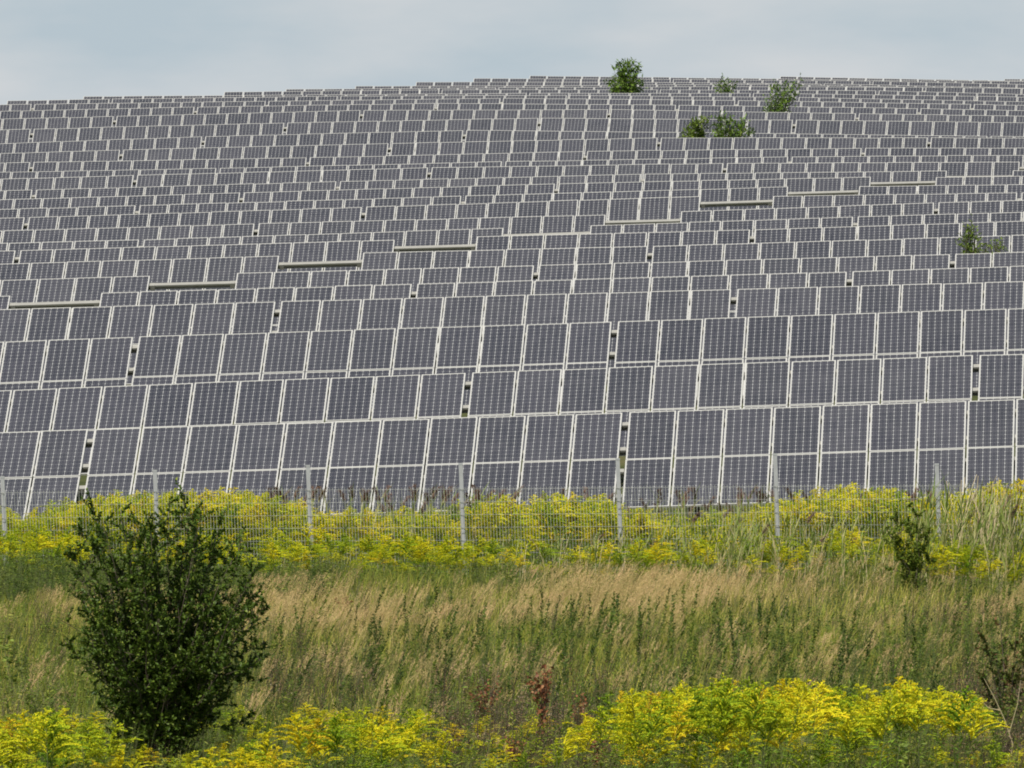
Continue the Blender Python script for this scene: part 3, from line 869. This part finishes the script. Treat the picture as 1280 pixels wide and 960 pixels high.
scatter(sp, RH, p, heights_for(x, z, p, [0, 1300], [606, 606], np.abs(RNG.normal(0, 12, 46)), .5, 1.6)/1.08, RNG.normal(.05, .1, (46, 2)), RNG.normal(.1, .1, 46))
x, z, p = place(70, .4, 2.2, 640, 1340, fence_z)
scatter(sp, RH, p, heights_for(x, z, p, [0, 1300], [612, 606], np.abs(RNG.normal(0, 18, 70)), .5, 1.6)/1.08, RNG.normal(.05, .1, (70, 2)), RNG.normal(.1, .1, 70))
def cane():
    q = Soup(); b = RNG.normal(0, .10, 2) + np.array([.10, 0]); k = RNG.uniform(1.5, 3)
    ax = lambda t: np.stack([b[0]*t**k, b[1]*t**k, t], -1)
    stem(q, ax(np.linspace(0, 1, 8)), 0.016, RNG.uniform(.4, 1), 1); return q.arrays()
CT = [cane() for _ in range(8)]
for N, z0, z1, xa, xb, h0, h1 in ((34, 63, 65.1, 1190, 1275, 1.2, 1.75), (26, 63, 65, 640, 800, .5, .95), (40, 63, 65, 860, 1180, .6, 1.1)):
    x, z, p = place(N, z0, z1, xa, xb)
    scatter(sp, CT, p, RNG.uniform(h0, h1, N), RNG.normal(.06, .10, (N, 2)), RNG.normal(.1, .15, N))
tag(link('reed_bed', sp.mesh('reed_bed'), [M_reed, M_cane, M_plume]), kind='stuff')

# ------------------------------------------------------------------ single plants
def split_plant(name, label, cat, arr, pos, parts, mats, group=None):
    """a plant from a template: one child mesh per material slot"""
    v, f, t, m = arr
    root = tag(empty(name, pos), label, cat, group)
    for k, (pn, mt) in enumerate(zip(parts, mats)):
        ff = f[m == k]
        if not len(ff): continue
        used = np.unique(ff); remap = -np.ones(len(v), int); remap[used] = np.arange(len(used))
        s_ = Soup(); s_.add(v[used], remap[ff], t[used])
        link(pn, s_.mesh(pn), [mt], root)
    return root

def scaled(arr, h, lean=(0, 0), yaw=None, tint=0.0):
    v, f, t, m = arr; yaw = RNG.uniform(0, 6.28) if yaw is None else yaw
    c, s_ = math.cos(yaw), math.sin(yaw); z = v[:,2]; w = h**0.5
    return np.stack([(v[:,0]*c-v[:,1]*s_)*w + lean[0]*h*z**1.5, (v[:,0]*s_+v[:,1]*c)*w + lean[1]*h*z**1.5, z*h], 1), f, np.clip(t+tint, 0, 1), m

def on_ground(x, z):
    Y = z*U; X = (x-640)/F*Y
    return Vector((X, Y, ground_z(X, Y)))

def shrub(name, label, cat, base, tips, leaf_n, leaf_len, leaf_w, mleaf, r0, parts=('trunk', 'crown'), twig=0.35, spread=0.9, droop=0.0, stems=1, tint=.5, depth=None, start=.3):
    """woody plant: limbs from the base to each tip (world points), twigs along the limbs, leaves along the twigs"""
    root = tag(empty(name, base), label, cat)
    b = np.array(base); wood = Soup(); LP, LD = [], []
    H = max(t_[2]-b[2] for t_ in tips)
    for tp in tips:
        tp = np.array(tp) - b
        k = 8; t = np.linspace(0, 1, k)
        hub = np.array([tp[0]*.18, tp[1]*.18, min(tp[2]*.5, H*.22)])
        path = ((1-t)**2)[:,None]*np.zeros(3) + (2*t*(1-t))[:,None]*hub*1.6 + (t**2)[:,None]*tp
        path[1:-1] += RNG.normal(0, H*.012, (k-2, 3))
        path[:,2] -= 0.08*(1-t)
        R = r0*(1-0.85*t)*(0.6+0.5*np.linalg.norm(tp)/max(H, .1)) + .002
        v, f = tube(path, R, 5); wood.add(v, f, RNG.uniform(.2, .8))
        Ln = np.linalg.norm(tp)
        nt = max(6, int(Ln*13))
        for _ in range(nt):
            u = RNG.uniform(start, 1)**0.8; q = np.array([np.interp(u, t, path[:,c_]) for c_ in range(3)])
            d = nrm(RNG.normal(size=3)*np.array([1, 1, .6])*spread + nrm(tp)*.9 + np.array([0, 0, .25]))
            l = twig*RNG.uniform(.4, 1.1)*(1.15-.6*u)*(Ln/H)**.3
            tw = q + d*l*np.linspace(0, 1, 4)[:,None] - np.array([0, 0, 1])*droop*l*(np.linspace(0, 1, 4)**2)[:,None]
            v, f = tube(tw, np.linspace(.005, .0015, 4)*max(1, H/3), 3); wood.add(v, f, .5)
            LP.append((tw, d))
    per = max(4, leaf_n//len(LP))
    P, D = [], []
    for tw, d in LP:
        u = RNG.uniform(.05, 1.02, per)*3; i0 = np.clip(u.astype(int), 0, 2); w = (u-i0)[:,None]
        P.append(tw[i0]*(1-w)+tw[i0+1]*w); D.append(nrm(d + RNG.normal(0, .75, (per, 3)) - np.array([0, 0, droop])))
    P, D = np.concatenate(P), np.concatenate(D); n = len(P)
    v, f, _ = leaves(P, D, RNG.normal(0, .6, (n, 3)) + np.array([0, 0, 1]), leaf_len*RNG.uniform(.6, 1.25, n), leaf_w*RNG.uniform(.7, 1.2, n))
    cr = Soup(); cr.add(v, f, np.repeat(np.clip(RNG.normal(tint, .2, n), 0, 1), 5))
    link(parts[0], wood.mesh(parts[0]), [M_bark], root)
    link(parts[1], cr.mesh(parts[1]), [mleaf], root)
    return root

def tipset(pts, z, dz):
    return [pix(x, y, z*U + RNG.normal(0, dz)) for x, y in pts]

ZB = 44.3
bb = on_ground(196, ZB)
OUT = [(112,618),(128,650),(150,640),(170,655),(190,640),(212,628),(232,622),(250,648),(275,655),(300,680),(318,712),(330,760),(336,800),(328,850),(312,895),(280,935),
       (220,955),(165,955),(132,915),(112,865),(120,830),(106,800),(84,800),(76,775),(92,735),(90,690),(100,655)]
def inside(x, y):
    c = False
    for (x1, y1), (x2, y2) in zip(OUT, OUT[1:]+OUT[:1]):
        if (y1 > y) != (y2 > y) and x < (x2-x1)*(y-y1)/(y2-y1)+x1: c = not c
    return c
btips = [pix(x, y, ZB*U + RNG.normal(0, .25)) for x, y in OUT]
while len(btips) < 135:
    x, y = RNG.uniform(75, 335), RNG.uniform(615, 955)
    if inside(x, y):
        btips.append(pix(x, y, ZB*U + RNG.normal(0, .55)))
shrub('bush', 'large dark green bush with many stems, left of centre in the foreground', 'bush', bb, btips,
      95000, .047, .028, M_bush, .0060, twig=.38, start=.16, tint=.54, spread=1.1)
ZS = 61.6
sb = on_ground(1146, ZS)
shrub('sapling', 'slim dark green sapling standing before the fence on the right', 'sapling', sb,
      tipset([(1118,640),(1132,630),(1147,642),(1108,662),(1158,668),(1165,700),(1122,690),(1150,715),(1172,735),(1138,665),(1130,730),(1115,712)], ZS, .2), 5600, .055, .027, M_weed, .006, twig=.30, start=.12, tint=.66)
rb = on_ground(1262, 45.5)
shrub('shrub', 'dark shrub with reddish leaves and bare twigs in the bottom right corner', 'shrub', rb,
      tipset([(1232,800),(1250,775),(1270,790),(1290,770),(1300,820),(1228,850),(1245,830),(1265,850),(1222,900),(1240,920),(1285,880),(1260,900)], 45.5, .3), 5200, .05, .026, M_red, .006, twig=.36, start=.10, tint=.5)

# shrubs between the tables up the hill: (name, label, base column, row in front of which it stands, tips, leaves, leaf size, material)
def hill_shrub(name, label, x, i, pts, n, size, m, drop=0.0):
    d_ = row_depth(i, x) + 2.0
    b = pix(x, 620, d_); b.z = ground_z(b.x, b.y)
    tips = [pix(px_, py_, d_ + RNG.normal(0, .25)) for px_, py_ in pts]
    return shrub(name, label, 'shrub', b, tips, n, size, size*.38, m, .022, twig=.6, start=.42, droop=drop, tint=.45)
hill_shrub('willow_shrub', 'tallest green shrub, rising above the crest of solar tables into the sky', 781, 24,
           [(763,98),(767,86),(773,79),(779,76),(784,72),(791,76),(799,81),(795,92),(800,102),(770,106),(781,92),(787,104),(776,88),(765,110),(792,110),(784,84)], 1500, .19, M_willow, .6)
hill_shrub('willow_shrub', 'sparse leaning shrub among the upper rows, right of the tallest shrub', 963, 20,
           [(962,122),(966,110),(972,105),(982,102),(991,103),(975,116),(985,111),(1001,98),(964,130)], 520, .15, M_willow, .3)
hill_shrub('willow_shrub', 'small faint shrub just below the crest, between two larger shrubs', 905, 24,
           [(899,105),(905,99),(911,103),(902,108),(916,104)], 110, .15, M_willow, .3)
hill_shrub('willow_shrub', 'compact round shrub between upper tables, left one of a low pair', 869, 17,
           [(860,160),(865,154),(872,150),(880,148),(881,157),(863,165),(875,161),(870,157)], 700, .17, M_lime)
hill_shrub('willow_shrub', 'bushy shrub between upper tables, right one of a low pair', 908, 17,
           [(894,152),(898,147),(905,143),(911,150),(920,154),(930,148),(933,152),(938,162),(913,160),(901,158),(896,163),(926,160)], 700, .16, M_willow)
hill_shrub('weed_shrub', 'upright yellow-green weed between tables near the right edge', 1214, 5,
           [(1211,290),(1214,282),(1218,292),(1209,298),(1219,303),(1222,312),(1212,308)], 380, .11, M_lime)
hill_shrub('weed_shrub', 'low yellow-green weed beside the upright one near the right edge', 1241, 5,
           [(1232,311),(1238,306),(1244,305),(1250,310),(1228,314),(1246,313)], 260, .10, M_lime)

# dock with rusty seed heads
def dock(n=190):
    """seed stalks of one plant, each its own piece"""
    out = []
    for b in range(7):
        sp = Soup()
        a = RNG.uniform(0, 6.28); r = RNG.uniform(.05, .26) if b else 0; s0 = RNG.uniform(.3, .6); top = RNG.uniform(.75, 1) if b else 1
        ax = lambda t: np.stack([math.cos(a)*r*t, math.sin(a)*r*t, (s0 + (top-s0)*t) if b else t], -1)
        stem(sp, ax(np.linspace(0, 1, 4)), .012 if not b else .007, .3, 0)
        k = n//4; t = RNG.uniform(.30, 1, k)
        v, f = flakes(ax(t) + RNG.normal(0, .026, (k, 3)), RNG.uniform(.025, .055, k)); sp.add(v, f, np.repeat(RNG.uniform(.1, .9, k), 4), 1)
        out.append(sp.arrays())
    return out
DOCKS = [(672, 45.3, 832, 'tallest rusty brown dock, dark bare stem, bottom centre'), (604, 46.6, 850, 'rusty dock with dense seed head, left of the tallest dock'),
         (722, 46.2, 868, 'rusty dock seed head between the tallest dock and the right goldenrod'), (560, 44.6, 915, 'low rusty dock among goldenrod, leftmost of the bottom docks'),
         (640, 43.6, 920, 'low rusty dock in front of the tallest dock, bottom edge'), (745, 43.6, 915, 'low rusty dock against the right goldenrod thicket, bottom edge'),
         (430, 58.5, 745, 'reddish dock left of the dry grass, near the big bush')]
for x, z, y, lab in DOCKS:
    p = on_ground(x, z); h = HC + (YH-y)/F*z*U - p.z
    root = tag(empty('dock_plant', p), lab, 'dock plant', 'rusty docks gone to seed'); yaw = RNG.uniform(0, 6.28)
    for arr in dock():
        v, f, t, m = scaled(arr, h, (.06, 0), yaw)
        q = Soup(); q.v.append(v); q.f.append(f); q.t.append(t); q.m.append(m)
        link('seed_stalk', q.mesh('seed_stalk'), [M_bark, M_dock], root)

# dark mugwort stalks standing out of the grass
MUG = [(798, 52.5, 765, 'dark green mugwort stalk, tallest above the middle grass'), (1052, 43.6, 858, 'dark mugwort stalk standing in the bright right goldenrod'),
       (838, 53.0, 785, 'dark mugwort stalk right of the tallest one in the middle grass'), (868, 52.6, 790, 'mugwort stalk in the middle grass, left of a tall pair'),
       (930, 53.4, 776, 'mugwort stalk in the middle grass, one of a tall pair'), (955, 53.0, 772, 'slender mugwort stalk right of the tall pair in the grass'),
       (660, 54.0, 800, 'short mugwort stalk in the grass above the rusty docks'), (603, 53.2, 812, 'mugwort stalk left of the one above the docks'), (690, 52.0, 812, 'bushy short mugwort above the tallest dock')]
for x, z, y, lab in MUG:
    p = on_ground(x, z); h = HC + (YH-y)/F*z*U - p.z
    split_plant('mugwort', lab, 'mugwort', scaled(spire(150), h, (.10, 0), tint=-.15), p, ('stem', 'leaves'), (M_stem, M_weed), 'dark mugwort stalks')

# reeds with brown plumes
REEDS = [(948, 63.8, 655), (1000, 64.2, 640), (1024, 63.7, 668), (1060, 63.5, 672), (1110, 64.6, 660), (908, 64.6, 648), (862, 64.8, 640), (742, 65.2, 668), (805, 64.9, 676), (1200, 64.5, 632), (1218, 64.2, 640), (1252, 64.4, 618), (1262, 63.9, 630), (1195, 64.8, 645)]
POSR = ['left of the bush-side posts']
order = sorted(range(len(REEDS)), key=lambda k: REEDS[k][0])
for q, k in enumerate(order):
    x, z, y = REEDS[k]
    p = on_ground(x, z); h = (HC + (YH-y)/F*z*U - p.z)/1.08
    lab = 'plumed reed by the fence, %s of the brown-headed reeds from the left' % ORD[q]
    split_plant('common_reed', lab, 'reed', scaled(reed(True), h, (.10, 0), yaw=RNG.normal(0, .3)), p, ('leaves', 'cane', 'plume'), (M_reed, M_cane, M_plume), 'brown-headed reeds by the fence')

# a bare pale branch and some broad-leaved plants in the foreground
def bare_branch(label, z, lines):
    Y = z*U; pts0 = pix(*lines[0][0], Y); b = Vector((pts0.x, pts0.y, ground_z(pts0.x, pts0.y)))
    root = tag(empty('bare_branch', b), label, 'branch'); w = Soup()
    main = [b] + [pix(x, y, Y) for x, y in lines[0]]
    P = np.array([list(q - b) for q in main]); v, f = tube(P, np.linspace(.010, .003, len(P)), 5); w.add(v, f, .3)
    for ln in lines[1:]:
        P = np.array([list(pix(x, y, Y) - b) for x, y in ln]); v, f = tube(P, np.linspace(.006, .002, len(P)), 4); w.add(v, f, .3)
    link('twigs', w.mesh('twigs'), [M_cane], root)
bare_branch('pale bare branch leaning out of the dark corner shrub, bottom right', 43.2, [[(1262,960),(1266,930),(1256,900),(1243,872),(1230,848)], [(1262,915),(1272,880),(1276,850)], [(1250,888),(1236,885),(1222,872)]])
BROAD = [(1135, 42.6, 905, 'pale broad-leaved plant in front of the right goldenrod, left of the corner shrub'), (608, 42.2, 925, 'pale broad-leaved plant at the bottom edge below the rusty docks'),
         (14, 50.5, 790, 'pale broad-leaved plant at the left edge, behind the yellow flowers'), (1168, 42.4, 930, 'lower pale broad-leaved plant beside the bare branch, bottom right')]
for x, z, y, lab in BROAD:
    p = on_ground(x, z); h = HC + (YH-y)/F*z*U - p.z
    split_plant('broadleaf_plant', lab, 'plant', scaled(leafy(80, (.05, .10), .055, .30, 6), h, (.04, 0), tint=.25), p, ('stem', 'leaves'), (M_stem, M_lime))
